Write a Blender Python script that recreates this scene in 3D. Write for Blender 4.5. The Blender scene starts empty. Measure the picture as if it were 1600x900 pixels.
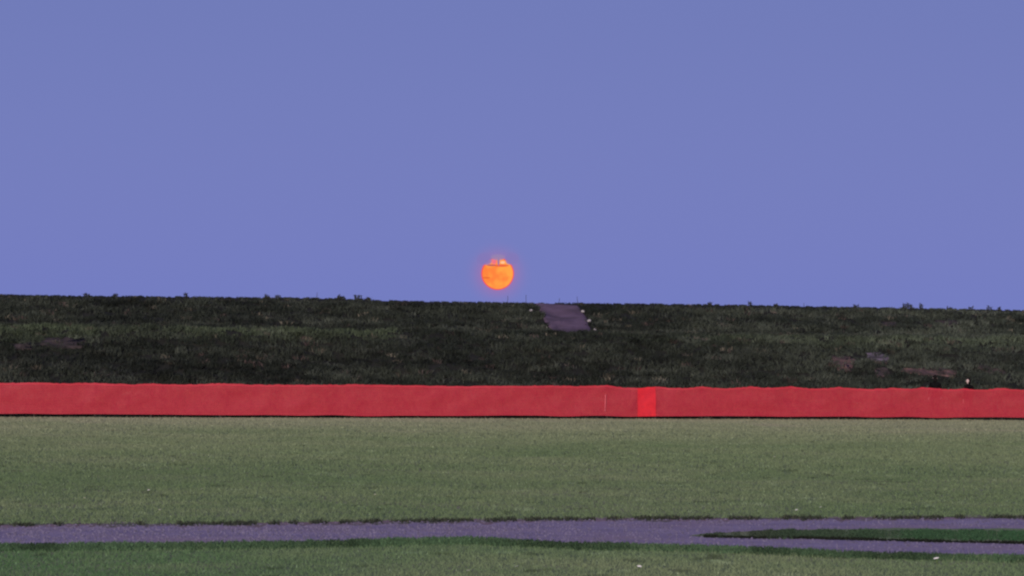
import bpy, bmesh, math, random
import numpy as np
from mathutils import Vector, Matrix, Euler

R = math.radians
random.seed(7)
rng = np.random.default_rng(7)
scene = bpy.context.scene
COL = scene.collection

# ------------------------------------------------------------------ camera
FPX = 5500.0                       # focal length in pixels of the 1600 px wide photograph
EYE = 1.7
cam_data = bpy.data.cameras.new('camera')
cam_data.sensor_width = 36
cam_data.lens = FPX / 1600 * 36
cam_data.clip_start = 0.5
cam_data.clip_end = 60000
cam = bpy.data.objects.new('camera', cam_data)
COL.objects.link(cam)
PITCH = math.atan((581.6 - 450) / FPX)
ROLL = R(0.43)
CAMR = Matrix.Rotation(R(90) + PITCH, 4, 'X') @ Matrix.Rotation(ROLL, 4, 'Z')
cam.matrix_world = Matrix.Translation((0, 0, EYE)) @ CAMR
scene.camera = cam

# ------------------------------------------------------------------ sky, sun, exposure
MOON_DIR = CAMR.to_3x3() @ Vector(((777.5 - 800) / FPX, (450 - 427.5) / FPX, -1)).normalized()
world = bpy.data.worlds.new('World')
scene.world = world
world.use_nodes = True
nt = world.node_tree
N, L = nt.nodes, nt.links
bg = N['Background']
bg.inputs['Strength'].default_value = 0.1
sky = N.new('ShaderNodeTexSky')
sky.sky_type = 'NISHITA'
sky.sun_disc = False
sky.sun_elevation = R(4)
sky.sun_rotation = R(180 + 12)
sky.dust_density = 1.5
geo = N.new('ShaderNodeTexCoord')
sep = N.new('ShaderNodeSeparateXYZ')
L.new(geo.outputs['Generated'], sep.inputs[0])
ramp = N.new('ShaderNodeValToRGB')            # dusk lavender, a touch deeper overhead
cr = ramp.color_ramp
cr.elements[0].position = 0.0
cr.elements[0].color = (0.158, 0.199, 0.548, 1)
cr.elements[1].position = 1.0
cr.elements[1].color = (0.11, 0.14, 0.40, 1)
e = cr.elements.new(0.10); e.color = (0.133, 0.166, 0.465, 1)
L.new(sep.outputs['Z'], ramp.inputs[0])
mul = N.new('ShaderNodeVectorMath'); mul.operation = 'SCALE'
mul.inputs['Scale'].default_value = 10.0
L.new(ramp.outputs['Color'], mul.inputs[0])
glow = N.new('ShaderNodeVectorMath'); glow.operation = 'SCALE'
glow.inputs['Scale'].default_value = 0.12
L.new(sky.outputs['Color'], glow.inputs[0])
add = N.new('ShaderNodeVectorMath'); add.operation = 'ADD'
L.new(mul.outputs[0], add.inputs[0])
L.new(glow.outputs[0], add.inputs[1])
# faint aureole painted into the sky colour around the rising moon
dot = N.new('ShaderNodeVectorMath'); dot.operation = 'DOT_PRODUCT'
L.new(geo.outputs['Generated'], dot.inputs[0])
dot.inputs[1].default_value = MOON_DIR
aco = N.new('ShaderNodeMath'); aco.operation = 'ARCCOSINE'
L.new(dot.outputs['Value'], aco.inputs[0])
mr = N.new('ShaderNodeMapRange')
mr.inputs['From Min'].default_value = R(0.24)
mr.inputs['From Max'].default_value = R(0.62)
mr.inputs['To Min'].default_value = 1
mr.inputs['To Max'].default_value = 0
L.new(aco.outputs[0], mr.inputs['Value'])
pw = N.new('ShaderNodeMath'); pw.operation = 'POWER'
pw.inputs[1].default_value = 2.6
L.new(mr.outputs[0], pw.inputs[0])
aur = N.new('ShaderNodeVectorMath'); aur.operation = 'SCALE'
aur.inputs[0].default_value = (1.5, -0.28, -0.9)
L.new(pw.outputs[0], aur.inputs['Scale'])
add2 = N.new('ShaderNodeVectorMath'); add2.operation = 'ADD'
L.new(add.outputs[0], add2.inputs[0])
L.new(aur.outputs[0], add2.inputs[1])
L.new(add2.outputs[0], bg.inputs['Color'])

sun = bpy.data.lights.new('sun', 'SUN')       # afterglow of the setting sun behind the camera
sun.energy = 4.6
sun.angle = R(25)
sun.color = (1.0, 0.80, 0.78)
so = bpy.data.objects.new('sun', sun)
COL.objects.link(so)
sd = Vector((-math.sin(R(12)) * math.cos(R(15)), -math.cos(R(12)) * math.cos(R(15)), math.sin(R(15))))
so.rotation_euler = sd.to_track_quat('Z', 'Y').to_euler()
so.location = (0, 0, 50)

vs = scene.view_settings
vs.view_transform = 'Standard'
vs.look = 'None'
vs.exposure = 0
vs.gamma = 1
vs.use_curve_mapping = False
try:
    scene.cycles.filter_width = 2.3
    scene.cycles.max_bounces = 6
except Exception:
    pass

# ------------------------------------------------------------------ helpers
def tag(o, label=None, cat=None, group=None, kind=None):
    if label: o['label'] = label
    if cat: o['category'] = cat
    if group: o['group'] = group
    if kind: o['kind'] = kind
    return o

def link(name, me, parent=None):
    o = bpy.data.objects.new(name, me)
    COL.objects.link(o)
    if parent: o.parent = parent
    return o

def empty(name, loc, rz=0):
    o = bpy.data.objects.new(name, None)
    o.empty_display_size = 0.2
    COL.objects.link(o)
    o.location = loc
    o.rotation_euler = (0, 0, rz)
    return o

def copy_tree(o, parent=None):
    c = o.copy(); COL.objects.link(c)
    if parent: c.parent = parent
    for ch in list(o.children):
        copy_tree(ch, c)
    return c

def fast_mesh(name, verts, faces, n, mat, cols=None, smooth=False):
    """verts (V,3); faces (F,n); cols (V,3) per vertex"""
    me = bpy.data.meshes.new(name)
    verts = np.ascontiguousarray(verts, dtype=np.float32)
    faces = np.ascontiguousarray(faces, dtype=np.int32)
    me.vertices.add(len(verts)); me.vertices.foreach_set('co', verts.ravel())
    me.loops.add(faces.size); me.loops.foreach_set('vertex_index', faces.ravel())
    me.polygons.add(len(faces))
    me.polygons.foreach_set('loop_start', np.arange(0, faces.size, n, dtype=np.int32))
    me.polygons.foreach_set('loop_total', np.full(len(faces), n, dtype=np.int32))
    me.update(calc_edges=True)
    if cols is not None:
        a = me.attributes.new('tint', 'FLOAT_COLOR', 'POINT')
        c4 = np.ones((len(verts), 4), dtype=np.float32); c4[:, :3] = cols
        a.data.foreach_set('color', c4.ravel())
    me.materials.append(mat)
    if smooth:
        me.polygons.foreach_set('use_smooth', np.ones(len(faces), dtype=bool))
    return me

_lat = rng.random((256, 256)).astype(np.float64)
def vnoise(x, y, off=0):
    x = np.asarray(x, float) + off * 17.3 + 500; y = np.asarray(y, float) + off * 31.7 + 500
    xi = np.floor(x).astype(int); yi = np.floor(y).astype(int)
    fx = x - xi; fy = y - yi
    fx = fx * fx * (3 - 2 * fx); fy = fy * fy * (3 - 2 * fy)
    a = _lat[xi % 256, yi % 256]; b = _lat[(xi + 1) % 256, yi % 256]
    c = _lat[xi % 256, (yi + 1) % 256]; d = _lat[(xi + 1) % 256, (yi + 1) % 256]
    return (a * (1 - fx) + b * fx) * (1 - fy) + (c * (1 - fx) + d * fx) * fy

def fnoise(x, y, off=0, octv=3):
    s = 0; amp = 1; tot = 0
    for k in range(octv):
        s = s + amp * vnoise(x * 2 ** k, y * 2 ** k, off + k * 3)
        tot += amp; amp *= 0.55
    return s / tot

HOR0 = 581.6
def horizon(px):                  # the horizon line in the rolled picture
    return HOR0 + (px - 800) * math.tan(ROLL)

def on_ground(px, py, z=0.0):
    """the place on the level plane z that the photograph shows at (px, py)"""
    d = CAMR.to_3x3() @ Vector(((px - 800) / FPX, (450 - py) / FPX, -1))
    t = (z - EYE) / d.z
    return Vector((d.x * t, d.y * t, z))

# ------------------------------------------------------------------ materials
def mat_new(name, rough=0.9, spec=0.1):
    m = bpy.data.materials.new(name)
    m.use_nodes = True
    p = m.node_tree.nodes['Principled BSDF']
    p.inputs['Roughness'].default_value = rough
    p.inputs['Specular IOR Level'].default_value = spec
    return m, m.node_tree, p

def mat_noise(name, c1, c2, scale, rough=0.9, spec=0.1, c3=None, scale3=2.0, bump=0.0, stretch=None, lo=0.35, hi=0.65, bscale=None):
    m, t, p = mat_new(name, rough, spec)
    tc = t.nodes.new('ShaderNodeTexCoord')
    mp = t.nodes.new('ShaderNodeMapping')
    if stretch: mp.inputs['Scale'].default_value = stretch
    t.links.new(tc.outputs['Object'], mp.inputs['Vector'])
    n1 = t.nodes.new('ShaderNodeTexNoise'); n1.inputs['Scale'].default_value = scale
    n1.inputs['Detail'].default_value = 6
    t.links.new(mp.outputs[0], n1.inputs['Vector'])
    r = t.nodes.new('ShaderNodeValToRGB')
    r.color_ramp.elements[0].position = lo; r.color_ramp.elements[0].color = (*c1, 1)
    r.color_ramp.elements[1].position = hi; r.color_ramp.elements[1].color = (*c2, 1)
    t.links.new(n1.outputs['Fac'], r.inputs[0])
    out = r.outputs['Color']
    if c3:
        n2 = t.nodes.new('ShaderNodeTexNoise'); n2.inputs['Scale'].default_value = scale3
        n2.inputs['Detail'].default_value = 4
        t.links.new(mp.outputs[0], n2.inputs['Vector'])
        r2 = t.nodes.new('ShaderNodeMapRange')
        r2.inputs['From Min'].default_value = 0.45; r2.inputs['From Max'].default_value = 0.68
        t.links.new(n2.outputs['Fac'], r2.inputs['Value'])
        mx = t.nodes.new('ShaderNodeMix'); mx.data_type = 'RGBA'
        t.links.new(r2.outputs[0], mx.inputs['Factor'])
        t.links.new(out, mx.inputs['A'])
        mx.inputs['B'].default_value = (*c3, 1)
        out = mx.outputs['Result']
    t.links.new(out, p.inputs['Base Color'])
    if bump:
        nb = t.nodes.new('ShaderNodeTexNoise'); nb.inputs['Scale'].default_value = bscale or scale * 3
        nb.inputs['Detail'].default_value = 5
        t.links.new(tc.outputs['Object'], nb.inputs['Vector'])
        b = t.nodes.new('ShaderNodeBump'); b.inputs['Strength'].default_value = bump
        b.inputs['Distance'].default_value = 0.05
        t.links.new(nb.outputs['Fac'], b.inputs['Height'])
        t.links.new(b.outputs[0], p.inputs['Normal'])
    return m

def mat_tint(name, rough=0.85, trans=0.45, spec=0.1):
    """foliage coloured blade by blade from the attribute, with a little light through the leaf"""
    m, t, p = mat_new(name, rough, spec)
    a = t.nodes.new('ShaderNodeAttribute'); a.attribute_name = 'tint'
    t.links.new(a.outputs['Color'], p.inputs['Base Color'])
    tr = t.nodes.new('ShaderNodeBsdfTranslucent')
    t.links.new(a.outputs['Color'], tr.inputs['Color'])
    mx = t.nodes.new('ShaderNodeMixShader'); mx.inputs[0].default_value = trans
    t.links.new(p.outputs[0], mx.inputs[1]); t.links.new(tr.outputs[0], mx.inputs[2])
    t.links.new(mx.outputs[0], t.nodes['Material Output'].inputs['Surface'])
    return m

M_ground = mat_noise('meadow_soil', (0.105, 0.150, 0.062), (0.150, 0.195, 0.080), 3.0, c3=(0.19, 0.19, 0.105), scale3=0.35, bump=0.6)
M_path = mat_noise('grey_gravel', (0.180, 0.152, 0.205), (0.240, 0.208, 0.262), 1.4, c3=(0.225, 0.178, 0.205), scale3=0.7, bump=0.5, bscale=30)
M_shoulder = mat_noise('gravelly_soil', (0.13, 0.095, 0.085), (0.25, 0.17, 0.18), 2.4, c3=(0.07, 0.085, 0.045), scale3=1.1, bump=0.7)
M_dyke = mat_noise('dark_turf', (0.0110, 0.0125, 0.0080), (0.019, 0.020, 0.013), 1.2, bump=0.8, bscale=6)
M_ramp = mat_noise('darker_gravel_ramp', (0.080, 0.058, 0.078), (0.112, 0.082, 0.108), 1.6, c3=(0.062, 0.048, 0.056), scale3=0.9, bump=0.6, bscale=12)  # gravel like the path's, in a darker tone
M_soil = mat_noise('bare_red_soil', (0.055, 0.042, 0.034), (0.135, 0.085, 0.070), 3.0, c3=(0.030, 0.026, 0.02), scale3=2.2, bump=0.8, bscale=14)
M_soilp = mat_noise('bare_grey_soil', (0.11, 0.09, 0.105), (0.21, 0.175, 0.20), 3.5, c3=(0.04, 0.04, 0.035), scale3=2.2, bump=0.8, bscale=14)
M_soild = mat_noise('dull_brown_soil', (0.030, 0.026, 0.021), (0.068, 0.054, 0.047), 3.0, c3=(0.02, 0.02, 0.015), scale3=2.2, bump=0.8, bscale=14)
M_grass = mat_tint('grass_blade')
M_weed = mat_tint('weed_leaf', trans=0.12)
M_stone = mat_noise('pale_stone', (0.20, 0.20, 0.19), (0.34, 0.34, 0.32), 9.0, bump=0.4)
M_wood = mat_noise('weathered_wood', (0.03, 0.025, 0.02), (0.07, 0.055, 0.045), 8.0, stretch=(6, 6, 1), bump=0.3)
M_petal = mat_noise('petal_white', (0.62, 0.64, 0.54), (0.72, 0.72, 0.62), 40)
M_stem = mat_noise('flower_stem', (0.06, 0.10, 0.03), (0.09, 0.13, 0.045), 30)

# ------------------------------------------------------------------ layout of fence and dyke
# the fence runs through A (left frame edge, 122 m away) and B (right frame edge, 135 m away)
A = Vector((-(800) / FPX * 122, 122.0, 0)); B = Vector((800 / FPX * 135, 135.0, 0))
U = (B - A).normalized()                  # along the fence
V = Vector((-U.y, U.x, 0))                # away from the camera
UL = (B - A).length
def uv(u, v, z=0.0):                      # u metres along from A, v metres behind the fence
    p = A + U * u + V * v
    return Vector((p.x, p.y, z))
Au = np.array(A[:]); Uu = np.array(U[:]); Vu = np.array(V[:])
def uv_np(u, v, z):
    P = Au[None, :] + np.outer(u, Uu) + np.outer(v, Vu)
    P[:, 2] = z
    return P
def u_at(px, v):
    """metre mark along the fence line seen at pixel column px on the line v metres behind the fence"""
    k = (px - 800) / FPX
    P = A + V * v
    return (k * P.y - P.x) / (U.x - k * U.y)
def z_at(px, py, v):
    """height of the point seen at (px, py) on the line v metres behind the fence"""
    u = u_at(px, v); p = uv(u, v)
    return EYE + (horizon(px) - py) / FPX * p.y

V_FOOT, V_BERM0, V_BERM1, V_TOP = 2.2, 13.0, 16.5, 22.5
_cp = [(0, 461.5), (200, 463.5), (400, 466), (500, 467), (560, 468), (600, 470.5), (700, 472.5), (800, 474), (1000, 475.5), (1200, 478), (1450, 483), (1600, 485.5)]
_cu = [u_at(px, V_TOP) for px, _ in _cp]; _cz = [z_at(px, py, V_TOP) for px, py in _cp]
def crest(u): return np.interp(u, _cu, _cz)
Z_BERM = 3.22
def dyke_z(u, v, rough=True):
    u = np.asarray(u, float); v = np.asarray(v, float)
    zc = crest(u)
    zb = Z_BERM + 0.10 * (vnoise(u * 0.12, 0 * u, 5) - 0.5)
    z = np.where(v < V_BERM0, zb * np.clip((v - V_FOOT) / (V_BERM0 - V_FOOT), 0, 1) ** 1.05,
        np.where(v < V_BERM1, zb + 0.10 * (v - V_BERM0) / (V_BERM1 - V_BERM0),
        np.where(v < V_TOP, zb + 0.10 + (zc - zb - 0.10) * np.clip((v - V_BERM1) / (V_TOP - V_BERM1), 0, 1),
        np.where(v < V_TOP + 4, zc, zc * np.clip(1 - (v - V_TOP - 4) / 16, 0, 1)))))
    if rough:
        w = np.clip((v - V_FOOT) / 2, 0, 1) * np.where(v > V_TOP - 1.2, 0.12, 1.0)
        z = z + w * (0.30 * (fnoise(u * 0.45, v * 0.6, 1, 3) - 0.5) + 0.10 * (vnoise(u * 1.7, v * 1.9, 2) - 0.5))
    return z

# ------------------------------------------------------------------ ground sheet
def grid_mesh(name, xs, ys, zf, mat):
    X, Y = np.meshgrid(xs, ys)
    nx, ny = len(xs), len(ys)
    Z = zf(X, Y)
    v = np.stack([X.ravel(), Y.ravel(), np.broadcast_to(Z, X.shape).ravel()], 1)
    i = np.arange(nx * ny).reshape(ny, nx)
    f = np.stack([i[:-1, :-1].ravel(), i[:-1, 1:].ravel(), i[1:, 1:].ravel(), i[1:, :-1].ravel()], 1)
    return fast_mesh(name, v, f, 4, mat, smooth=True)

xs = np.concatenate([[-6000, -2000, -600, -200], np.arange(-100, 101, 10), [200, 600, 2000, 6000]]).astype(float)
ys = np.concatenate([[-6000, -2000, -500, -100], np.arange(0, 200, 10), [260, 500, 1500, 6000, 12000]]).astype(float)
tag(link('ground', grid_mesh('ground', xs, ys, lambda X, Y: X * 0, M_ground)), kind='structure')

# ------------------------------------------------------------------ dyke
us = np.concatenate([np.arange(-130, -20, 4.0), np.arange(-20, 62, 0.25), np.arange(62, 190, 4.0)])
vv = np.concatenate([[V_FOOT - 0.3], np.arange(V_FOOT, V_TOP + 1, 0.22), np.arange(V_TOP + 1, V_TOP + 21, 1.0)])
UU, VV = np.meshgrid(us, vv)
ZZ = dyke_z(UU, VV); ZZ[VV < V_FOOT] = -0.15; ZZ[VV > V_TOP + 19.5] = -0.15
P = uv_np(UU.ravel(), VV.ravel(), ZZ.ravel())
i = np.arange(P.shape[0]).reshape(UU.shape)
F = np.stack([i[:-1, :-1].ravel(), i[:-1, 1:].ravel(), i[1:, 1:].ravel(), i[1:, :-1].ravel()], 1)
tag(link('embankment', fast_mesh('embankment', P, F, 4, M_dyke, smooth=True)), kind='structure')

def dyke_pt(px, py):
    """the place on the dyke's face seen at (px, py): (u, v)"""
    best = None
    for v in np.arange(V_FOOT, V_TOP + 0.3, 0.1):
        u = u_at(px, v)
        z = float(dyke_z(u, v)); p = uv(u, v)
        y = horizon(px) - (z - EYE) * FPX / p.y
        if best is None or abs(y - py) < best[0]:
            best = (abs(y - py), u, v)
    return best[1], best[2]

# sheets that lie on the dyke: gravel ramp and bare patches
def patch_on_dyke(name, poly_px, mat, ragged=0.10, seed=0, lift=0.05, n=4):
    pts = []
    m = len(poly_px)
    rr = random.Random(seed)
    for k in range(m):
        a = poly_px[k]; b = poly_px[(k + 1) % m]
        for s in range(n):
            t = s / n
            pts.append((a[0] + (b[0] - a[0]) * t, a[1] + (b[1] - a[1]) * t))
    uvp = []
    for (x, y) in pts:
        u, v = dyke_pt(x, y)
        uvp.append((u + rr.uniform(-ragged, ragged), v + rr.uniform(-ragged, ragged)))
    cu = sum(p[0] for p in uvp) / len(uvp); cv = sum(p[1] for p in uvp) / len(uvp)
    rings = 10
    verts = [uv(cu, cv, float(dyke_z(cu, cv)) + lift)]
    for r_ in range(1, rings + 1):
        t = r_ / rings
        for (u, v) in uvp:
            uu, vv_ = cu + (u - cu) * t, cv + (v - cv) * t
            l = lift if r_ < rings else -0.06
            verts.append(uv(uu, vv_, float(dyke_z(uu, vv_)) + l))
    q = len(uvp); faces = []
    for k in range(q):
        faces.append((0, 1 + k, 1 + (k + 1) % q))
    for r_ in range(rings - 1):
        for k in range(q):
            a = 1 + r_ * q + k; b = 1 + r_ * q + (k + 1) % q
            faces.append((a, a + q, b + q, b))
    me = bpy.data.meshes.new(name); me.from_pydata([tuple(v) for v in verts], [], faces); me.update()
    bm = bmesh.new(); bm.from_mesh(me); bmesh.ops.recalc_face_normals(bm, faces=bm.faces)
    if sum(f.normal.z for f in bm.faces) < 0: bmesh.ops.reverse_faces(bm, faces=bm.faces)
    bm.to_mesh(me); bm.free()
    for p in me.polygons: p.use_smooth = True
    me.materials.append(mat)
    o = tag(link(name, me), kind='structure')
    bare.append(np.array(uvp))
    return o
bare = []
patch_on_dyke('path_ramp', [(836, 474.5), (905, 475.5), (930, 523), (868, 523), (852, 505)], M_ramp, 0.07, 1)
soil = [
    ([(1298, 556), (1334, 557), (1336, 566), (1330, 584), (1314, 582), (1300, 570)], M_soil),
    ([(1352, 552), (1378, 551), (1392, 560), (1386, 568), (1366, 566), (1354, 560)], M_soilp),
    ([(1404, 578), (1440, 576), (1478, 575), (1500, 580), (1498, 588), (1460, 588), (1420, 586)], M_soil),
    ([(1526, 568), (1545, 574), (1574, 580), (1572, 586), (1545, 584), (1530, 578)], M_soild),
    ([(68, 530), (100, 528), (138, 531), (136, 544), (90, 547), (62, 541)], M_soild),
    ([(20, 538), (48, 537), (50, 546), (22, 548)], M_soild),
    ([(1366, 576), (1392, 577), (1390, 590), (1370, 588)], M_soild),
    ([(1462, 502), (1500, 500), (1502, 509), (1464, 510)], M_soild),
    ([(1376, 504), (1400, 503), (1404, 511), (1380, 512)], M_soild),
]
for k, (poly, mt) in enumerate(soil):
    patch_on_dyke('bare_soil', poly, mt, 0.10, 10 + k)
def near_bare(u, v):
    m = np.zeros(len(u), bool)
    for poly in bare:
        x, y = poly[:, 0], poly[:, 1]
        ins = np.zeros(len(u), bool); j = len(x) - 1
        for k in range(len(x)):
            c = ((y[k] > v) != (y[j] > v)) & (u < (x[j] - x[k]) * (v - y[k]) / (y[j] - y[k] + 1e-9) + x[k])
            ins ^= c; j = k
        m |= ins
    return m

# ------------------------------------------------------------------ blades
def blades(P, h, w, cols, lean=0.35, tip=None, two=True):
    """P (n,3) roots; h, w (n); one bent pointed blade each (a quad and its tip)"""
    n = len(P)
    a = rng.uniform(0, 2 * np.pi, n)
    side = np.stack([np.cos(a), np.sin(a), 0 * a], 1) * (w / 2)[:, None]
    b = rng.uniform(0, 2 * np.pi, n)
    ln = np.stack([np.cos(b), np.sin(b), 0 * b], 1) * (h * rng.uniform(0, lean * 2, n))[:, None]
    up = np.zeros((n, 3)); up[:, 2] = h
    v0 = P - side; v1 = P + side
    v2 = P + up * 0.6 + ln * 0.35 + side * 0.8
    v3 = P + up * 0.6 + ln * 0.35 - side * 0.8
    v4 = P + up + ln
    if two:
        V_ = np.stack([v0, v1, v2, v3, v4], 1).reshape(-1, 3)
        k = np.arange(n)[:, None] * 5
        F_ = np.concatenate([k + [0, 1, 2], k + [0, 2, 3], k + [3, 2, 4]], 0)
        C = np.repeat(cols, 5, 0)
    else:
        V_ = np.stack([v0, v1, v4], 1).reshape(-1, 3)
        F_ = np.arange(n)[:, None] * 3 + np.array([[0, 1, 2]])
        C = np.repeat(cols, 3, 0)
    return V_, F_, C

def in_view(x, y, m=1.10):
    return np.abs(x) < y * 800 / FPX * m + 2.5

# path outlines in the photograph, carried onto the level ground
FAR = [(-700, 823), (0, 821), (120, 819.5), (300, 819), (420, 818), (560, 815.5), (700, 814), (860, 812), (1000, 810.5), (1150, 810.5), (1300, 810), (1450, 809), (1600, 808.5), (2300, 808)]
NEAR = [(-700, 856), (0, 853), (150, 852), (300, 850.5), (450, 849), (560, 846.5), (640, 843.5), (740, 842.5), (820, 847), (900, 851), (1000, 852.5), (1100, 855), (1200, 859), (1320, 864), (1450, 868), (1600, 871), (2300, 877)]
IS_TOP = [(1075, 838), (1110, 835), (1160, 832), (1260, 829.5), (1400, 826.5), (1500, 827.5), (1600, 827.5), (2300, 828)]
IS_BOT = [(1075, 839), (1110, 840.5), (1180, 842), (1260, 842.5), (1350, 845), (1450, 847.5), (1600, 850.5), (2300, 856)]
def curve(pts, off=0.0, jit=0.0, step=9, seed=0):
    xs_ = np.arange(pts[0][0], pts[-1][0] + 1, step)
    ys_ = np.interp(xs_, [p[0] for p in pts], [p[1] for p in pts]) + off
    r_ = np.random.default_rng(seed)
    k = np.convolve(r_.normal(0, jit, len(xs_) + 4), np.ones(3) / 3, 'same')[:len(xs_)] if jit else 0
    return [on_ground(x, y) for x, y in zip(xs_, ys_ + k)]
def ribbon(name, c1, c2, z, mat, rows=6):
    """sheet between two outlines of equal length"""
    n = len(c1); vs_ = []
    for r_ in range(rows + 1):
        t = r_ / rows
        for a, b in zip(c1, c2):
            p = a.lerp(b, t); vs_.append((p.x, p.y, z))
    fs = [(r_ * n + k, r_ * n + k + 1, (r_ + 1) * n + k + 1, (r_ + 1) * n + k) for r_ in range(rows) for k in range(n - 1)]
    me = bpy.data.meshes.new(name); me.from_pydata(vs_, [], fs); me.materials.append(mat); me.update()
    if me.polygons[0].normal.z < 0: me.flip_normals()
    return tag(link(name, me), kind='structure')
ribbon('path_shoulder', curve(NEAR, 2.0, 1.6, seed=1), curve(FAR, -1.6, 1.6, seed=2), 0.004, M_shoulder)
ribbon('gravel_path', curve(NEAR, 0, 1.2, step=5, seed=3), curve(FAR, 4.4, 2.2, step=5, seed=4), 0.008, M_path)
ribbon('grass_island_soil', curve(IS_BOT, 0, 0.7, seed=5), curve(IS_TOP, 0, 0.7, seed=6), 0.012, M_ground)

def band_y(pts):
    """ground distance of an outline as a function of X/Y ratio (pixel column)"""
    P_ = [(p[0], on_ground(*p).y) for p in pts]
    return [p[0] for p in P_], [p[1] for p in P_]
FARb, NEARb, ITb, IBb = band_y(FAR), band_y(NEAR), band_y(IS_TOP), band_y(IS_BOT)
def px_of(x, y): return 800 + FPX * x / y
def region(x, y):
    """0 far field, 1 path, 2 grass island, 3 near field; and distance to the edges"""
    px = px_of(x, y)
    f = np.interp(px, *FARb); n = np.interp(px, *NEARb)
    it = np.interp(px, *ITb); ib = np.interp(px, *IBb)
    r = np.where(y > f, 0, np.where(y < n, 3, 1))
    r = np.where((px > 1078) & (y < it) & (y > ib), 2, r)
    return r, y - f, n - y, px

def mixc(a, b, t): return a[None, :] * (1 - t[:, None]) + b[None, :] * t[:, None]
c_green = np.array([0.136, 0.213, 0.090]); c_yell = np.array([0.270, 0.325, 0.165]); c_brown = np.array([0.340, 0.330, 0.225])
c_bright = np.array([0.105, 0.212, 0.082]); c_deep = np.array([0.048, 0.092, 0.040]); c_dark = np.array([0.020, 0.026, 0.016])

def field_part(y0, y1, n, h, w, name):
    # uniform in x within the widened view wedge
    y = rng.uniform(y0, y1, int(n * 1.6)); hw = y1 * 800 / FPX * 1.1 + 2.5
    x = rng.uniform(-hw, hw, len(y))
    ok = in_view(x, y); x, y = x[ok][:n], y[ok][:n]
    r, df, dn, px = region(x, y)
    u = (x - A.x) * U.x + (y - A.y) * U.y; v = (x - A.x) * V.x + (y - A.y) * V.y
    keep = ((r == 0) | (r == 3)) & (v < -0.12)
    x, y, r, df, dn, px, v = (q[keep] for q in (x, y, r, df, dn, px, v))
    n = len(x)
    patch = fnoise(x * 0.12, y * 0.13, 3, 4); fine = fnoise(x * 1.1, y * 0.9, 4, 3)
    t = np.clip((patch - 0.40) * 3.2 + (fine - 0.5) * 1.5, 0, 1)
    near_f = np.clip(1 + v / (48 + 22 * (vnoise(x * 0.15, y * 0.15, 11) - 0.5)), 0, 1)            # the strip before the fence is drier
    cols = mixc(c_green, c_yell, np.clip(0.34 * t + 0.60 * near_f ** 0.8 + 0.06, 0, 1))
    br = np.clip(fnoise(x * 0.5, y * 0.16, 9, 2) * 2.4 - 1.05, 0, 1) * np.clip(near_f * 1.4, 0.15, 1)
    br = np.maximum(br, np.clip((near_f - 0.05) * 1.05, 0, 1) * (0.55 + 0.45 * vnoise(x * 0.25, y * 0.25, 12)))
    cols = cols * (1 - br[:, None] * 0.6) + c_brown[None] * br[:, None] * 0.6
    g = (r == 3)
    tt = np.clip((px - 100) / 900, 0, 1) * 0.38 + t * 0.30
    cols[g] = mixc(c_bright * 0.92, c_yell * 0.95, np.clip(tt[g], 0, 1))
    cols *= rng.normal(1, 0.11, n).clip(0.5, 1.5)[:, None]
    pale = rng.random(n) < 0.012
    cols[pale] = cols[pale] * 1.7 + 0.02
    spot = fnoise(x * 2.6, y * 1.6, 14, 2) > 0.80          # darker weeds in the turf
    cols[spot] *= 0.55
    lite = fnoise(x * 2.9, y * 1.4, 18, 2) > 0.81
    cols[lite] = cols[lite] * 1.25 + 0.02
    hh = h * rng.uniform(0.5, 1.25, n) * (0.75 + 0.5 * fine)
    ww = np.full(n, w) * rng.uniform(0.6, 1.3, n)
    Pp = np.stack([x, y, np.zeros(n)], 1)
    V_, F_, C = blades(Pp, hh, ww, cols, lean=0.6, two=False)
    tag(link(name, fast_mesh(name, V_, F_, 3, M_grass, C)), 'short mown grass of the field', 'grass', kind='stuff')
field_part(26.5, 38, 205000, 0.024, 0.011, 'grass')
field_part(38, 60, 225000, 0.030, 0.015, 'grass')
field_part(60, 90, 205000, 0.040, 0.022, 'grass')
field_part(90, 134, 225000, 0.045, 0.032, 'grass')

# longer unmown grass along both edges of the path and on the island
def fringe(pts, n, up, down, h, cols_fn, w=0.012, px0=-260, px1=1860, gaps=0.0, lean=0.4, seed=0, scale=None):
    px = rng.uniform(px0, px1, n)
    off = rng.uniform(-up, down, n)
    g = 0.5 * vnoise(px / 30.0, 0 * px, 20 + seed) + 0.5 * vnoise(px / 5.0, 0 * px, 24 + seed)
    off = off * (0.80 + 0.35 * g) * rng.uniform(0.55, 1.0, n) ** 0.5 + rng.normal(0, 0.5, n)
    if scale: off = off * scale(px)
    ok = rng.random(n) > gaps * np.clip((vnoise(px / 16.0, 0 * px, 40 + seed) - 0.4) * 4, 0, 1)
    px, off, g = px[ok], off[ok], g[ok]
    py = np.interp(px, [p[0] for p in pts], [p[1] for p in pts]) + off
    X = np.array([on_ground(a, b)[:] for a, b in zip(px, py)])
    hh = h * rng.uniform(0.4, 1.2, len(px)) * (0.55 + 0.9 * g) * (scale(px) ** 0.6 if scale else 1)
    return blades(X, hh, np.full(len(px), w) * rng.uniform(0.6, 1.4, len(px)), cols_fn(px), lean=lean)
def add_many(parts):
    vs_, fs, cs, o = [], [], [], 0
    for V_, F_, C in parts:
        vs_.append(V_); fs.append(F_ + o); cs.append(C); o += len(V_)
    return np.concatenate(vs_), np.concatenate(fs), np.concatenate(cs)
def jit(c, s=0.3): return c * rng.normal(1, s, len(c)).clip(0.4, 2)[:, None]
def cf_far(px):
    t = rng.random(len(px))
    return jit(mixc(c_dark * 1.9, c_brown * 0.45, (t < 0.3) * t * 1.6))
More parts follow.
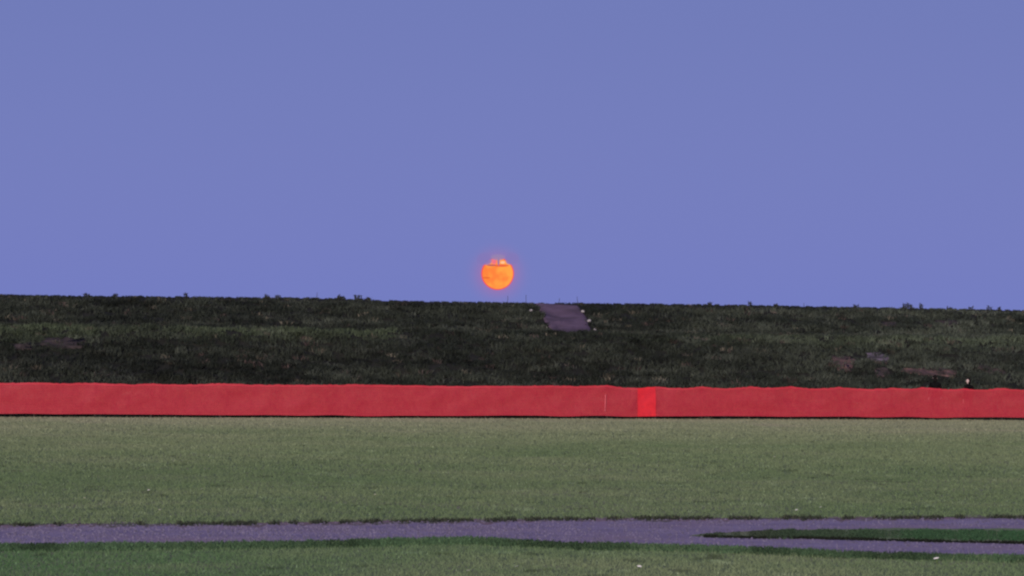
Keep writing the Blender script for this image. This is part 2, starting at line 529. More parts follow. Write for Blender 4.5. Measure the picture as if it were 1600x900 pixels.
def cf_near(px):
    t = vnoise(px / 60.0, 0 * px, 60)
    return jit(mixc(c_deep * 0.85, c_deep * 1.7, np.clip(t * 1.3 - 0.2, 0, 1)))
def cf_isl(px):
    t = np.clip((px - 1180) / 380, 0, 1) * 0.7 + 0.3 * vnoise(px / 40.0, 0 * px, 61)
    return jit(mixc(c_dark * 2.4, np.array([0.045, 0.122, 0.048]), np.clip(t, 0, 1)))
parts = [
    fringe(FAR, 13000, 1.4, 3.4, 0.038, cf_far, gaps=1.0, seed=1),
    fringe(NEAR, 46000, 1.2, 10.0, 0.032, cf_near, gaps=0.35, seed=2),
    fringe([(p[0], (p[1] + q)/2) for p, q in zip(IS_TOP, np.interp([p[0] for p in IS_TOP], [b[0] for b in IS_BOT], [b[1] for b in IS_BOT]))],
           46000, 8.5, 9.0, 0.030, cf_isl, px0=1078, seed=3,
           scale=lambda q: np.interp(q, [1078, 1120, 1200, 1400, 1600], [0.08, 0.50, 0.78, 0.85, 1.0])),
    fringe(IS_BOT, 9000, 1.0, 0.8, 0.03, lambda px: jit(np.repeat(c_dark[None] * 0.9, len(px), 0)), px0=1100, seed=4),
]
V_, F_, C = add_many(parts)
tag(link('long_grass', fast_mesh('long_grass', V_, F_, 3, M_grass, C)), 'dark unmown grass along both edges of the gravel path', 'long grass', kind='stuff')

# loose stones on the gravel
n = 7000
px = rng.uniform(-200, 1800, n); t = rng.random(n)
py = np.interp(px, [p[0] for p in FAR], [p[1] for p in FAR]) + 2
py = py + (np.interp(px, [p[0] for p in NEAR], [p[1] for p in NEAR]) - py) * t
X = np.array([on_ground(a, b)[:] for a, b in zip(px, py)])
r_, _, _, _ = region(X[:, 0], X[:, 1]); X = X[r_ == 1]
s = rng.uniform(0.008, 0.022, len(X))
base = np.array([[1, 0, 0], [-0.5, 0.87, 0], [-0.5, -0.87, 0], [0.1, 0, 0.8]])
V_ = (X[:, None, :] + base[None] * s[:, None, None]).reshape(-1, 3)
k = np.arange(len(X))[:, None] * 4
F_ = np.concatenate([k + [0, 1, 3], k + [1, 2, 3], k + [2, 0, 3]], 0)
cg = np.repeat(np.array([[0.22, 0.20, 0.235]]) * rng.uniform(0.7, 1.35, len(X))[:, None], 4, 0)
tag(link('gravel', fast_mesh('gravel', V_ + [0, 0, 0.008], F_, 3, M_weed, cg)), 'loose grey gravel on the path', 'gravel', kind='stuff')

# ------------------------------------------------------------------ vegetation of the dyke
def dyke_veg(nclump, per, name):
    u = rng.uniform(-8, 60, nclump); v = rng.uniform(0.25, V_TOP + 0.6, nclump)
    bm_ = near_bare(u, v) & (rng.random(nclump) < np.where((v > V_BERM1 - 1) & (np.abs(u - u_at(885, 19)) < 4), 0.995, 0.75))
    u, v = u[~bm_], v[~bm_]; m = len(u)
    P0 = uv_np(u, v, dyke_z(u, v) * (v > V_FOOT))
    pxs = 800 + FPX * P0[:, 0] / P0[:, 1]
    pys = HOR0 + (pxs - 800) * math.tan(ROLL) - (P0[:, 2] - EYE) * FPX / P0[:, 1]
    tone = fnoise(u * 0.35, v * 0.9, 30, 3)
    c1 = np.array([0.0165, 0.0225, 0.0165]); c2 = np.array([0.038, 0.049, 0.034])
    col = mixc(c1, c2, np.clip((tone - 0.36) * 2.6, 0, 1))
    # greener growth along the edge of the berm, stronger in places
    belt = np.exp(-((v - V_BERM0 + 0.2) / 1.0) ** 2) * np.clip(vnoise(u * 0.16, 0 * u, 31) * 2.0 - 0.9, 0.05, 0.45)
    belt = np.maximum(belt, np.exp(-((v - V_BERM0 - 0.3) / 1.8) ** 2) * (pxs < 150) * 0.95)
    belt = np.maximum(belt, np.exp(-((v - V_BERM0 + 0.2) / 0.9) ** 2) * ((pxs > 285) & (pxs < 620)) * 0.95)
    cg_ = np.array([0.058, 0.082, 0.045])
    col = col * (1 - belt[:, None]) + cg_[None] * belt[:, None]
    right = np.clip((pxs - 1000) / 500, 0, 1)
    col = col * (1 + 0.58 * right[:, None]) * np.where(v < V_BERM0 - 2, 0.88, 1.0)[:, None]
    x_ = rng.random(m)
    pale = x_ < 0.014
    col[pale] = np.array([0.085, 0.083, 0.058]) * rng.uniform(0.7, 1.5, (pale.sum(), 1))
    brn = (x_ > 0.988); col[brn] = np.array([0.060, 0.048, 0.040])
    stk = np.clip((fnoise(u * 0.55, v * 2.0, 33, 2) - 0.60) * 7, 0, 1); col += stk[:, None] * np.array([[0.022, 0.026, 0.020]])
    dkband = fnoise(u * 0.7, v * 2.4, 34, 2) < 0.33; col[dkband] *= 0.55  # uneven bands of darker clumps
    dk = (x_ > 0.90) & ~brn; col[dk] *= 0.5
    size = rng.uniform(0.6, 1.3, m) * (0.7 + 0.6 * tone)
    size[v > V_TOP - 0.8] *= 0.35
    size = np.where(v < 1.5, size * 0.8, size)
    k = np.repeat(np.arange(m), per)
    rad = 0.16 * size[k] * np.sqrt(rng.random(len(k))); an = rng.uniform(0, 2 * np.pi, len(k))
    du, dv = rad * np.cos(an) * 1.5, rad * np.sin(an)
    uu, vv_ = u[k] + du, v[k] + dv
    Pp = uv_np(uu, vv_, np.where(vv_ > V_FOOT, dyke_z(uu, vv_), 0) - 0.01)
    h = 0.17 * size[k] * rng.uniform(0.5, 1.2, len(k))
    w = 0.045 * rng.uniform(0.5, 1.3, len(k))
    cc = col[k] * rng.normal(1, 0.15, len(k)).clip(0.45, 1.8)[:, None]
    return blades(Pp, h, w, cc, lean=0.7)
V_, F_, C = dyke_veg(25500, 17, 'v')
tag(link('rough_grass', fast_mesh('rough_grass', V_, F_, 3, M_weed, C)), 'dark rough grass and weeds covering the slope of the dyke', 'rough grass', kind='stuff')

# taller weeds that stand out against the sky on the crest
def weed(px, hpx, wpx, style, label, cat='weed'):
    u = u_at(px, V_TOP - 0.05); v = V_TOP - 0.05
    p = uv(u, v, float(dyke_z(u, v)) - 0.03)
    sc = p.y / FPX
    h = hpx * sc + 0.03; w = max(wpx * sc, 0.02)
    root = empty('weed', p)
    tag(root, label, cat, 'weeds standing on the crest of the dyke')
    rr = np.random.default_rng(int(px))
    nst = 1 if style == 'sprig' else max(3, int(wpx / 2.2))
    for s_ in range(nst):
        x0 = 0 if nst == 1 else (s_ / (nst - 1) - 0.5) * w * 0.75
        hh = h * (1 if nst == 1 else rr.uniform(0.55, 1.0))
        bm = bmesh.new()
        top = Vector((x0 + rr.uniform(-.25, .25) * hh * 0.6, rr.uniform(-.05, .05), hh))
        ring0 = [bm.verts.new((x0 + 0.014 * math.cos(a), 0.014 * math.sin(a), 0)) for a in (0, 2.1, 4.2)]
        ring1 = [bm.verts.new(top + Vector((0.009 * math.cos(a), 0.009 * math.sin(a), 0))) for a in (0, 2.1, 4.2)]
        for a in range(3):
            bm.faces.new((ring0[a], ring0[(a + 1) % 3], ring1[(a + 1) % 3], ring1[a]))
        me = bpy.data.meshes.new('stem'); bm.to_mesh(me); bm.free()
        at_ = me.attributes.new('tint', 'FLOAT_COLOR', 'POINT')
        at_.data.foreach_set('color', np.tile([0.035, 0.035, 0.025, 1], len(me.vertices)).astype(np.float32))
        me.materials.append(M_weed)
        link('stem', me, root)
        nl = 14 if style == 'sprig' else 26
        t = rr.uniform(0.25 if style == 'sprig' else 0.05, 1.0, nl)
        Pp = np.stack([x0 + (top.x - x0) * t, top.y * t, hh * t * 0.93], 1)
        lh = (0.030 if style == 'sprig' else 0.075) * rr.uniform(0.6, 1.3, nl)
        Vb, Fb, Cb = blades(Pp, lh, lh * 0.45, np.repeat([[0.030, 0.034, 0.022]], nl, 0) * rr.uniform(.6, 1.4, (nl, 1)), lean=0.9)
        link('foliage', fast_mesh('foliage', Vb, Fb, 3, M_weed, Cb), root)
W = [
    (290, 6, 4, 'tuft', 'small leaning dark weed on the crest left of centre, first of the left-hand row'),
    (417, 6.5, 6, 'tuft', 'forked dark weed on the crest, left of a smaller lower tuft'),
    (435, 4.5, 8, 'tuft', 'low spreading tuft on the crest just right of the forked dark weed'),
    (495, 10, 2, 'sprig', 'lone thin upright stem on the crest left of the dense dark clumps'),
    (533, 6.5, 14, 'tuft', 'dense dark weed clump on the crest, left one of the pair left of the moon'),
    (559, 8, 13, 'tuft', 'dense dark weed clump on the crest, right one of the pair left of the moon'),
    (575, 4, 6, 'tuft', 'lowest dark tuft where the crest steps down left of the moon'),
    (793, 12, 3, 'sprig', 'thin faint stem on the crest right below the orange moon'),
    (822, 14, 3, 'sprig', 'tall faint stem on the crest above the left edge of the gravel ramp'),
    (873, 9, 4, 'sprig', 'thin stem leaning right on the crest above the middle of the gravel ramp'),
    (903, 12, 3, 'sprig', 'thin upright stem on the crest above the right edge of the gravel ramp'),
    (1109, 5, 6, 'tuft', 'low dark tuft on the crest right of the gravel ramp'),
    (1172, 6, 4, 'tuft', 'small pointed weed alone on the crest, right of a low tuft'),
    (1212, 4, 6, 'tuft', 'tiny low tuft on the crest between two bare stretches'),
    (1257, 6, 5, 'sprig', 'short thin stem with a wide head on the crest right of centre'),
    (1338, 4.5, 8, 'tuft', 'low round tuft on the crest left of the tall dark clump'),
    (1418, 10, 17, 'tuft', 'wide tall dark weed clump on the crest, the largest on the right'),
    (1439, 12, 5, 'tuft', 'narrow upright weed beside the largest clump on the right of the crest'),
    (1484, 4.5, 8, 'tuft', 'low tuft on the crest above the two people, left of them'),
    (1517, 6, 6, 'tuft', 'pointed weed on the crest directly above the pale-faced person'),
    (1546, 6.5, 8, 'tuft', 'dark bushy weed on the crest right of the two people'),
    (1562, 7, 4, 'tuft', 'slim dark weed on the crest, last before the right edge'),
    (135, 4, 8, 'tuft', 'low dark tuft on the crest near the left edge'),
    (180, 4.5, 7, 'tuft', 'dark rounded tuft on the crest, second from the left edge'),
]
for w_ in W: weed(*w_)

# pale stones set beside the ramp
def rock(px, py, wpx, label):
    u, v = dyke_pt(px, py)
    p = uv(u, v, float(dyke_z(u, v)) + 0.05)
    sc = p.y / FPX
    bm = bmesh.new(); bmesh.ops.create_icosphere(bm, subdivisions=2, radius=0.5)
    rr = random.Random(int(px))
    for vt in bm.verts:
        vt.co *= rr.uniform(0.85, 1.12)
        vt.co.z = max(vt.co.z, -0.3) * 0.8
    me = bpy.data.meshes.new('stone'); bm.to_mesh(me); bm.free(); me.materials.append(M_stone)
    o = link('stone', me); o.location = p + Vector((0, 0, 0.05)); o.scale = (wpx * sc,) * 3
    o.rotation_euler = (0, 0, rr.uniform(0, 6))
    tag(o, label, 'stone', 'pale stones beside the ramp')
rock(830, 489.5, 6.5, 'flat pale stone left of the gravel ramp')
rock(911, 491, 6, 'pale stone at the right edge of the ramp, highest of three')
rock(921, 505, 6.5, 'pale stone at the right edge of the ramp, middle of three')
rock(930, 519, 4.5, 'small pale stone at the foot of the ramp, lowest of three')

# ------------------------------------------------------------------ orange-red plastic net fence
def mat_net():
    m, t, p = mat_new('red_plastic_net', 0.55, 0.35)
    tc = t.nodes.new('ShaderNodeTexCoord')
    n1 = t.nodes.new('ShaderNodeTexNoise'); n1.inputs['Scale'].default_value = 5.0; n1.inputs['Detail'].default_value = 8; n1.inputs['Roughness'].default_value = 0.75
    t.links.new(tc.outputs['Object'], n1.inputs['Vector'])
    r = t.nodes.new('ShaderNodeValToRGB')
    r.color_ramp.elements[0].position = 0.35; r.color_ramp.elements[0].color = (0.395, 0.020, 0.038, 1)
    r.color_ramp.elements[1].position = 0.68; r.color_ramp.elements[1].color = (0.45, 0.042, 0.048, 1)
    t.links.new(n1.outputs['Fac'], r.inputs[0])
    t.links.new(r.outputs[0], p.inputs['Base Color'])
    tr = t.nodes.new('ShaderNodeBsdfTranslucent'); t.links.new(r.outputs[0], tr.inputs['Color'])
    mx = t.nodes.new('ShaderNodeMixShader'); mx.inputs[0].default_value = 0.15
    t.links.new(p.outputs[0], mx.inputs[1]); t.links.new(tr.outputs[0], mx.inputs[2])
    t.links.new(mx.outputs[0], t.nodes['Material Output'].inputs['Surface'])
    return m
M_net = mat_net()
POST_PX = [-330, -225, -130, -40, 55, 150, 238, 345, 450, 556, 655, 760, 862, 950, 1025, 1098, 1172, 1237, 1312, 1395, 1443, 1505, 1567, 1640, 1720, 1800, 1880]
POST_U = [u_at(px, 0) for px in POST_PX]
PH = [1.20 + random.uniform(-0.025, 0.03) for _ in POST_U]
fence = empty('mesh_fence', A)
tag(fence, 'long waist-high orange-red plastic mesh fence stretched across the field in front of the dyke', 'fence')
def top_z(u):
    z = np.interp(u, POST_U, PH)
    pu = np.array(POST_U)
    k = np.clip(np.searchsorted(pu, u) - 1, 0, len(pu) - 2)
    t = np.clip((u - pu[k]) / (pu[k + 1] - pu[k]), 0, 1)
    sagk = np.array([0.03, 0.04, 0.05, 0.045, 0.05, 0.05, 0.05, 0.035, 0.03, 0.02, 0.03, 0.02, 0.03, 0.07, 0.05, 0.06, 0.055, 0.07, 0.06, 0.055, 0.05, 0.06, 0.06, 0.05, 0.05, 0.05, 0.05])[k]
    return z - sagk * np.where(k < 13, 0.7, 1.0) * 4 * t * (1 - t) + 0.02 * (vnoise(u * 3.0, 0 * u, 50) - 0.5) + 0.025 * (vnoise(u * 9.0, 0 * u, 56) - 0.5)
def bot_z(u): return 0.092 + 0.05 * vnoise(u * 0.8, 0 * u, 51) - 0.05 * np.clip((vnoise(u * 0.33, 0 * u, 52) - 0.62) * 4, 0, 1)
def netting(u0, u1, v0, seed, mat=None, share=None):
    cw, rows = 0.052, 19
    sw, sh = share or (0.55, 0.52)                       # share of a cell that is plastic
    ncol = int((u1 - u0) / cw)
    gu = np.concatenate([[u0 + k * cw, u0 + k * cw + cw * sw] for k in range(ncol)])
    gt = np.concatenate([[k / rows, k / rows + sh / rows] for k in range(rows)] + [[1.0, 1.0 + 0.5 / rows]])
    G, T = np.meshgrid(gu, gt)
    bt, tp = bot_z(G), top_z(G)
    Z = bt + (tp - bt) * T
    bul = 0.10 * (fnoise(G * 0.9, T * 1.6, 53 + seed, 2) - 0.5) * np.clip(T * 3, 0.3, 1) + 0.05 * np.clip(0.25 - T, 0, 1) * vnoise(G * 1.7, T, 54)
    Gs = G + 0.03 * (fnoise(G * 1.1, T * 2, 55, 2) - 0.5)
    Pn = np.outer(Gs.ravel(), Uu) + np.outer((v0 - bul).ravel(), Vu); Pn[:, 2] = Z.ravel()
    ii = np.arange(Pn.shape[0]).reshape(G.shape)
    q = np.stack([ii[:-1, :-1], ii[:-1, 1:], ii[1:, 1:], ii[1:, :-1]], 2)
    R_, C_ = np.meshgrid(np.arange(q.shape[0]), np.arange(q.shape[1]), indexing='ij')
    hole = (R_ % 2 == 1) & (C_ % 2 == 1)
    hole &= R_ < q.shape[0] - 2
    return fast_mesh('netting', Pn, q[~hole], 4, mat or M_net)
uS0, uS1 = u_at(997, 0), u_at(1026, 0)
M_netb = mat_noise('bright_red_plastic_net', (0.46, 0.014, 0.024), (0.55, 0.018, 0.026), 5.0, rough=0.5, spec=0.3)
fold = link('netting_overlap', netting(uS0 - 0.02, uS1 + 0.02, -0.085, 6, M_netb, (0.75, 0.72)), fence)
fold['label'] = 'brighter red strip where the two lengths of mesh overlap'
link('netting', netting(POST_U[0], uS1, -0.03, 0), fence)
link('netting', netting(uS0, POST_U[-1], -0.055, 3), fence)
# pale tie strip laced into the mesh left of the overlap
bm = bmesh.new(); ut = u_at(945.5, 0)
bmesh.ops.create_cube(bm, size=1, matrix=Matrix.Translation(Vector((U.x * ut, U.y * ut, 0.60)) - V * 0.10) @ Matrix.Rotation(math.atan2(U.y, U.x), 4, 'Z') @ Matrix.Rotation(R(1.5), 4, 'Y') @ Matrix.Diagonal((0.042, 0.012, 0.62, 1)))
bmesh.ops.bevel(bm, geom=list(bm.edges), offset=0.004, segments=1, affect='EDGES')
me = bpy.data.meshes.new('tie_strip'); bm.to_mesh(me); bm.free()
me.materials.append(mat_noise('faded_pink_strap', (0.40, 0.060, 0.075), (0.50, 0.12, 0.13), 8.0))
link('tie_strip', me, fence)
def post_mesh():
    bm = bmesh.new()
    rr = random.Random(3)
    for k, (z, r_) in enumerate(((-0.25, .018), (0.3, .022), (0.8, .021), (1.13, .020), (1.16, .012))):
        vs_ = [bm.verts.new((r_ * math.cos(a * math.pi / 4), r_ * math.sin(a * math.pi / 4), z)) for a in range(8)]
        if k:
            for a in range(8): bm.faces.new((prev[a], prev[(a + 1) % 8], vs_[(a + 1) % 8], vs_[a]))
        prev = vs_
    bm.faces.new(prev)
    me = bpy.data.meshes.new('post'); bm.to_mesh(me); bm.free(); me.materials.append(M_wood)
    for p in me.polygons: p.use_smooth = True
    return me
pm = post_mesh()
for k, u in enumerate(POST_U):
    o = link('post', pm, fence)
    o.location = Vector((U.x * u, U.y * u, 0)) + V * 0.02
    o.scale = (1, 1, (PH[k] - 0.015) / 1.16)
    o.rotation_euler = (random.uniform(-.015, .015), random.uniform(-.02, .02), random.uniform(0, 3))

# ------------------------------------------------------------------ people behind the fence
def person(px, v, height, facing, turn, skin_seen, label, lean=0.0):
    """standing figure grown over a skeleton; +y is the way the figure faces"""
    M_jk = mat_noise('black_jacket_cloth', (0.004, 0.004, 0.004), (0.008, 0.008, 0.008), 12, spec=0.0, bump=0.3)
    M_tr = mat_noise('dark_trouser_cloth', (0.020, 0.021, 0.028), (0.032, 0.033, 0.042), 12)
    M_sk = mat_noise('skin', (0.38, 0.30, 0.27), (0.43, 0.34, 0.30), 10, rough=0.55, spec=0.3)
    M_hr = mat_noise('black_hair', (0.005, 0.004, 0.004), (0.010, 0.009, 0.008), 30, rough=0.8, spec=0.05)
    M_sh = mat_noise('dark_shoe_leather', (0.02, 0.018, 0.016), (0.035, 0.03, 0.028), 20, rough=0.5)
    M_ey = mat_noise('dark_eye', (0.01, 0.008, 0.006), (0.02, 0.016, 0.012), 20, rough=0.2, spec=0.5)
    s = height / 1.75
    J = {}; edges = []; rad = {}
    def j(nm, x, y, z, r_, par=None, ry=None):
        J[nm] = len(J); pts_.append((x * s, y * s, z * s)); rad[J[nm]] = (r_ * s, (ry or r_) * s)
        if par is not None: edges.append((J[par], J[nm]))
    pts_ = []
    j('pelvis', 0, 0, 0.94, 0.150, ry=0.115)
    j('waist', 0, 0.005, 1.08, 0.135, 'pelvis', 0.105)
    j('chest', 0, 0.0, 1.26, 0.155, 'waist', 0.115)
    j('upper', 0, -0.01, 1.38, 0.125, 'chest', 0.095)
    j('neck', 0, 0.0, 1.475, 0.055, 'upper')
    j('neck2', 0, 0.01, 1.53, 0.052, 'neck')
    for sd_, nm in ((-1, 'l'), (1, 'r')):
        j('sh' + nm, sd_ * 0.165, -0.01, 1.395, 0.068, 'upper')
        j('el' + nm, sd_ * 0.245, -0.02, 1.12, 0.050, 'sh' + nm)
        j('wr' + nm, sd_ * 0.235, 0.09, 0.885, 0.032, 'el' + nm)
        j('pm' + nm, sd_ * 0.228, 0.115, 0.825, 0.030, 'wr' + nm, 0.022)
        for f in range(4):
            fy = 0.082 + f * 0.020
            ln = (0.062, 0.075, 0.080, 0.068)[f]
            j('fa%s%d' % (nm, f), sd_ * 0.226, fy + 0.012, 0.785, 0.0095, 'pm' + nm)
            j('fb%s%d' % (nm, f), sd_ * 0.218, fy + 0.012, 0.785 - ln * 0.55, 0.0088, 'fa%s%d' % (nm, f))
            j('fc%s%d' % (nm, f), sd_ * 0.204, fy + 0.010, 0.785 - ln, 0.0075, 'fb%s%d' % (nm, f))
        j('ta' + nm, sd_ * 0.212, 0.158, 0.822, 0.011, 'pm' + nm)
        j('tb' + nm, sd_ * 0.204, 0.172, 0.785, 0.009, 'ta' + nm)
        j('hp' + nm, sd_ * 0.095, 0, 0.86, 0.105, 'pelvis')
        j('kn' + nm, sd_ * 0.105, 0.015, 0.49, 0.064, 'hp' + nm)
        j('an' + nm, sd_ * 0.110, -0.02, 0.095, 0.042, 'kn' + nm)
        j('hl' + nm, sd_ * 0.112, -0.03, 0.045, 0.040, 'an' + nm)
        j('to' + nm, sd_ * 0.125, 0.14, 0.038, 0.034, 'hl' + nm)
    # head chain: neck > skull, so the body stays one surface
    j('skull', 0, 0.015, 1.60, 0.070, 'neck2', 0.080)
    j('skull2', 0, 0.010, 1.67, 0.074, 'skull', 0.088)
    j('skull3', 0, 0.005, 1.715, 0.052, 'skull2', 0.060)
    me = bpy.data.meshes.new('body'); me.from_pydata(pts_, edges, []); me.update()
    root = empty('person', uv(u_at(px, v), v, 0), facing)
    o = link('body', me, root)
    md = o.modifiers.new('skin', 'SKIN'); md.use_smooth_shade = True
    o.modifiers.new('sub', 'SUBSURF').levels = 2
    o.modifiers['sub'].render_levels = 2
    for k, sv in enumerate(me.skin_vertices[0].data):
        sv.radius = rad[k]; sv.use_root = (k == 0)
    dg = bpy.context.evaluated_depsgraph_get()
    ev = bpy.data.meshes.new_from_object(o.evaluated_get(dg))
    o.modifiers.clear(); o.data = ev; ev.name = 'body'
    for m_ in (M_jk, M_tr, M_sk, M_sh): ev.materials.append(m_)
    th = turn
    for vt in ev.vertices:
        if vt.co.z > 1.50 * s:                # turn the head on the neck
            w_ = min(1, (vt.co.z / s - 1.50) / 0.05)
            c_, s_ = math.cos(th * w_), math.sin(th * w_)
            x, y = vt.co.x, vt.co.y
            vt.co.x, vt.co.y = x * c_ - y * s_, x * s_ + y * c_
        if vt.co.z > 0.95 * s: vt.co.x += lean * (vt.co.z - 0.95 * s)
    for p in ev.polygons:
        z = p.center.z / s; p.use_smooth = True
        side = abs(p.center.x) / s
        if z > 1.515: p.material_index = 2
        elif z < 0.095 or (z < 0.12 and p.center.y > 0.03): p.material_index = 3
        elif side > 0.185 and z < 0.875: p.material_index = 2
        elif z < 0.90: p.material_index = 1
        else: p.material_index = 0
    hx = lean * (1.65 * s - 0.95 * s)
    H = Matrix.Translation((hx, 0, 0)) @ Matrix.Rotation(th, 4, 'Z')
    def blob(nm, c, r3, mat, hairline=False, sub=3):
        bm = bmesh.new(); bmesh.ops.create_icosphere(bm, subdivisions=sub, radius=1)
        kill = []
        for vt in bm.verts:
            q = vt.co.copy()
            if hairline and q.y > 0.25 and q.z < 0.30: kill.append(vt)
            vt.co = Vector((c[0] + q.x * r3[0], c[1] + q.y * r3[1], c[2] + q.z * r3[2])) * s
        if kill: bmesh.ops.delete(bm, geom=kill, context='VERTS')
        bm.transform(H)
        mm = bpy.data.meshes.new(nm); bm.to_mesh(mm); bm.free(); mm.materials.append(mat)
        for p in mm.polygons: p.use_smooth = True
        return link(nm, mm, root)
    blob('nose', (0, 0.090, 1.632), (0.012, 0.018, 0.022), M_sk, sub=2)
    blob('mouth', (0, 0.078, 1.592), (0.024, 0.008, 0.007), mat_noise('lip', (0.35, 0.14, 0.12), (0.4, 0.17, 0.15), 20), sub=2)
    for sd_ in (-1, 1):
        blob('eye', (sd_ * 0.028, 0.082, 1.655), (0.012, 0.008, 0.007), M_ey, sub=2)
        blob('ear', (sd_ * 0.080, 0.0, 1.635), (0.010, 0.018, 0.030), M_sk, sub=2)
    blob('hair', (0, -0.004, 1.672), (0.088, 0.104, 0.088), M_hr, hairline=True)
    blob('hair', (0, -0.030, 1.570), (0.078, 0.066, 0.095), M_hr)
    # collar and hem close the jacket cleanly
    def ring(nm, z, rx, ry, tube, mat, cy=0.0):
        bm = bmesh.new(); n1, n2 = 20, 8; g = []
        for a in range(n1):
            A_ = a / n1 * 2 * math.pi; row = []
            for b_ in range(n2):
                B_ = b_ / n2 * 2 * math.pi; rr_ = 1 + tube * math.cos(B_) / max(rx, 0.01)
                row.append(bm.verts.new((rx * rr_ * math.cos(A_) * s + lean * max(0, z - 0.95) * s, (cy + ry * rr_ * math.sin(A_)) * s, (z + tube * 1.4 * math.sin(B_)) * s)))
            g.append(row)
        for a in range(n1):
            for b_ in range(n2):
                bm.faces.new((g[a][b_], g[(a + 1) % n1][b_], g[(a + 1) % n1][(b_ + 1) % n2], g[a][(b_ + 1) % n2]))
        mm = bpy.data.meshes.new(nm); bm.to_mesh(mm); bm.free(); mm.materials.append(mat)
        for p in mm.polygons: p.use_smooth = True
        link(nm, mm, root)
    ring('collar', 1.495, 0.060, 0.062, 0.018, M_jk, 0.003)
    ring('jacket_hem', 0.905, 0.150, 0.115, 0.016, M_jk)
    tag(root, label, 'person', 'people standing behind the fence')
    return root
person(1462, 1.1, 1.72, 0.0, 0.0, False, 'person in black jacket seen from behind over the fence, left one of the two')
person(1515, 1.0, 1.60, R(35), R(55), True, 'person in black jacket with pale face turned left, right one of the two', lean=-0.05)

# ------------------------------------------------------------------ white flowers in the field
def flower_src():
    root = empty('wildflower', (0, 0, 0))
    bm = bmesh.new()
    bmesh.ops.create_cone(bm, cap_ends=False, segments=5, radius1=0.004, radius2=0.003, depth=0.09, matrix=Matrix.Translation((0, 0, 0.045)))
    me = bpy.data.meshes.new('stem'); bm.to_mesh(me); bm.free(); me.materials.append(M_stem); link('stem', me, root)
    bm = bmesh.new()
    for k in range(9):
        a = k / 9 * 2 * math.pi
        m_ = Matrix.Translation((0, 0, 0.092)) @ Matrix.Rotation(a, 4, 'Z') @ Matrix.Rotation(R(-25), 4, 'Y')
        q = [m_ @ Vector(c) for c in ((0.004, 0, 0), (0.016, -0.007, 0.001), (0.028, 0, 0.004), (0.016, 0.007, 0.001), (0.016, 0, 0.005))]
        vs_ = [bm.verts.new(c) for c in q]
        for t_ in ((0, 1, 4), (1, 2, 4), (2, 3, 4), (3, 0, 4)): bm.faces.new([vs_[i_] for i_ in t_])
    me = bpy.data.meshes.new('petals'); bm.to_mesh(me); bm.free(); me.materials.append(M_petal); link('petals', me, root)
    return root
FL = [
    (131, 778, 1.0, 'single white flower in the mown field near the left edge'),
    (250, 797, 1.0, 'white flower in the field just above the path, nearest the path on the left'),
    (233, 765, 0.9, 'white flower in the field, left one of two level with each other on the left'),
    (316, 763, 0.9, 'white flower in the field, right one of two level with each other on the left'),
    (586, 772, 0.9, 'small white flower in the middle of the field below and left of the moon'),
    (1211, 713, 1.3, 'white flower in the far field below the right part of the fence'),
    (734, 894, 1.0, 'white flower at the bottom edge of the picture, left of centre'),
    (998, 888, 1.05, 'largest white flower at the bottom edge, right of centre'),
    (1465, 877, 1.3, 'white flower in the near grass just below the lower path branch on the right'),
    (809, 886, 0.8, 'faint white flower in the near grass near the centre'),
    (1246, 797, 1.0, 'white flower in the field just above the upper path branch on the right'),
    (1284, 792, 0.9, 'faint white flower right of another one above the upper path branch'),
]
f0 = flower_src()
for k, (px, py, sc, lb) in enumerate(FL):
    o = f0 if k == 0 else copy_tree(f0)
    p = on_ground(px, py + 5)
    o.location = p; o.scale = (sc * 0.95, sc * 0.95, sc * 0.45); o.rotation_euler = (R(18), 0, random.uniform(0, 6))
    tag(o, lb, 'flower', 'white flowers dotted over the grass')

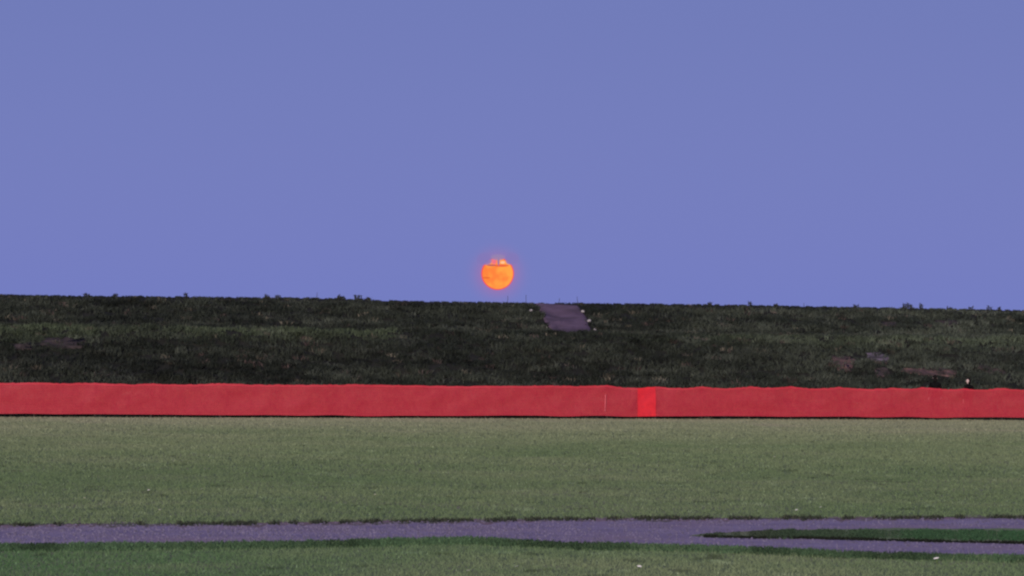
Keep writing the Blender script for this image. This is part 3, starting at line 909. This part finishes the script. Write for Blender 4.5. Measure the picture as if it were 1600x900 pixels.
# ------------------------------------------------------------------ moon, the thin clouds across its top and glow overlays
MD = 20000.0
MPOS = Vector((0, 0, EYE)) + MOON_DIR * MD
MR = 25.6 / FPX * MD
def mat_moon():
    m = bpy.data.materials.new('glowing_orange_moon'); m.use_nodes = True
    t = m.node_tree; t.nodes.clear()
    out = t.nodes.new('ShaderNodeOutputMaterial'); em = t.nodes.new('ShaderNodeEmission')
    tc = t.nodes.new('ShaderNodeTexCoord')
    n1 = t.nodes.new('ShaderNodeTexNoise'); n1.inputs['Scale'].default_value = 1.6; n1.inputs['Detail'].default_value = 3
    t.links.new(tc.outputs['Object'], n1.inputs['Vector'])
    sx = t.nodes.new('ShaderNodeSeparateXYZ'); t.links.new(tc.outputs['Object'], sx.inputs[0])
    ma = t.nodes.new('ShaderNodeMath'); ma.operation = 'MULTIPLY_ADD'; ma.inputs[1].default_value = 0.16
    t.links.new(sx.outputs['X'], ma.inputs[0]); t.links.new(n1.outputs['Fac'], ma.inputs[2])
    r = t.nodes.new('ShaderNodeValToRGB')
    r.color_ramp.elements[0].position = 0.35; r.color_ramp.elements[0].color = (1.0, 0.235, 0.050, 1)
    r.color_ramp.elements[1].position = 0.62; r.color_ramp.elements[1].color = (1.05, 0.38, 0.065, 1)
    t.links.new(ma.outputs[0], r.inputs[0])
    lw = t.nodes.new('ShaderNodeLayerWeight'); lw.inputs['Blend'].default_value = 0.5
    rr = t.nodes.new('ShaderNodeValToRGB')
    rr.color_ramp.elements[0].position = 0.55; rr.color_ramp.elements[0].color = (0, 0, 0, 1)
    rr.color_ramp.elements[1].position = 0.78; rr.color_ramp.elements[1].color = (1, 1, 1, 1)
    t.links.new(lw.outputs['Facing'], rr.inputs[0])
    mx = t.nodes.new('ShaderNodeMix'); mx.data_type = 'RGBA'
    t.links.new(rr.outputs[0], mx.inputs['Factor']); t.links.new(r.outputs[0], mx.inputs['A'])
    mx.inputs['B'].default_value = (0.86, 0.06, 0.10, 1)
    t.links.new(mx.outputs['Result'], em.inputs['Color'])
    t.links.new(em.outputs[0], out.inputs['Surface'])
    return m
bm = bmesh.new(); bmesh.ops.create_uvsphere(bm, u_segments=96, v_segments=48, radius=1)
me = bpy.data.meshes.new('moon'); bm.to_mesh(me); bm.free(); me.materials.append(mat_moon())
for p in me.polygons: p.use_smooth = True
mo = link('moon', me); mo.location = MPOS; mo.scale = (MR,) * 3
tag(mo, 'glowing orange full moon low over the dyke with clouds across its top', 'moon')

HAZE = (0.225, 0.190, 0.480)  # near the sky colour, given off by the side clouds
def glowing_cloud(px, py, wpx, hpx, tau, color, name='cloud'):
    """a long soft lens of cloud between here and the moon"""
    D = 15000.0
    d = CAMR.to_3x3() @ Vector(((px - 800) / FPX, (450 - py) / FPX, -1))
    c = Vector((0, 0, EYE)) + d.normalized() * D
    bm = bmesh.new(); bmesh.ops.create_icosphere(bm, subdivisions=4, radius=1)
    me = bpy.data.meshes.new(name); bm.to_mesh(me); bm.free()
    depth = wpx / 2 / FPX * D
    m = bpy.data.materials.new('glowing_cloud_vapour'); m.use_nodes = True
    t = m.node_tree; t.nodes.clear()
    out = t.nodes.new('ShaderNodeOutputMaterial')
    ab = t.nodes.new('ShaderNodeVolumeAbsorption'); em = t.nodes.new('ShaderNodeEmission'); ad = t.nodes.new('ShaderNodeAddShader')
    dens = tau / (2 * depth)
    ab.inputs['Color'].default_value = (0, 0, 0, 1); ab.inputs['Density'].default_value = dens
    em.inputs['Color'].default_value = (*color, 1); em.inputs['Strength'].default_value = dens  # cloud brightness put in as its own glow
    t.links.new(ab.outputs[0], ad.inputs[0]); t.links.new(em.outputs[0], ad.inputs[1])
    t.links.new(ad.outputs[0], out.inputs['Volume'])
    me.materials.append(m)
    o = link(name, me); o.location = c
    o.scale = (wpx / 2 / FPX * D, depth, hpx / 2 / FPX * D)
    o.rotation_euler = (0, -ROLL, 0)
    tag(o, kind='structure')
    return o
glowing_cloud(757, 404.5, 25, 20, 1.9, HAZE)
glowing_cloud(762, 409.5, 13, 9, 1.1, HAZE)
glowing_cloud(800, 404, 23, 20, 1.9, HAZE)
glowing_cloud(795, 409.5, 9, 8, 1.1, HAZE)
glowing_cloud(778, 402, 24, 9.5, 2.6, (0.30, 0.23, 0.44))
glowing_cloud(772, 409, 9, 9, 0.8, (0.8, 0.12, 0.42))  # pink glow laid over the moon's left bright sliver
glowing_cloud(785.5, 410, 8, 5, 0.7, (1.0, 0.75, 0.6))  # peach glow added on the right bright sliver
glowing_cloud(779, 409, 3.6, 14, 4, (0.32, 0.19, 0.38))
glowing_cloud(784, 415, 24, 4.5, 1.5, (0.80, 0.06, 0.05))
glowing_cloud(768, 414.5, 16, 2.6, 2.2, (0.42, 0.08, 0.14))
glowing_cloud(760, 434, 13, 3.2, 1.6, (0.80, 0.13, 0.03))
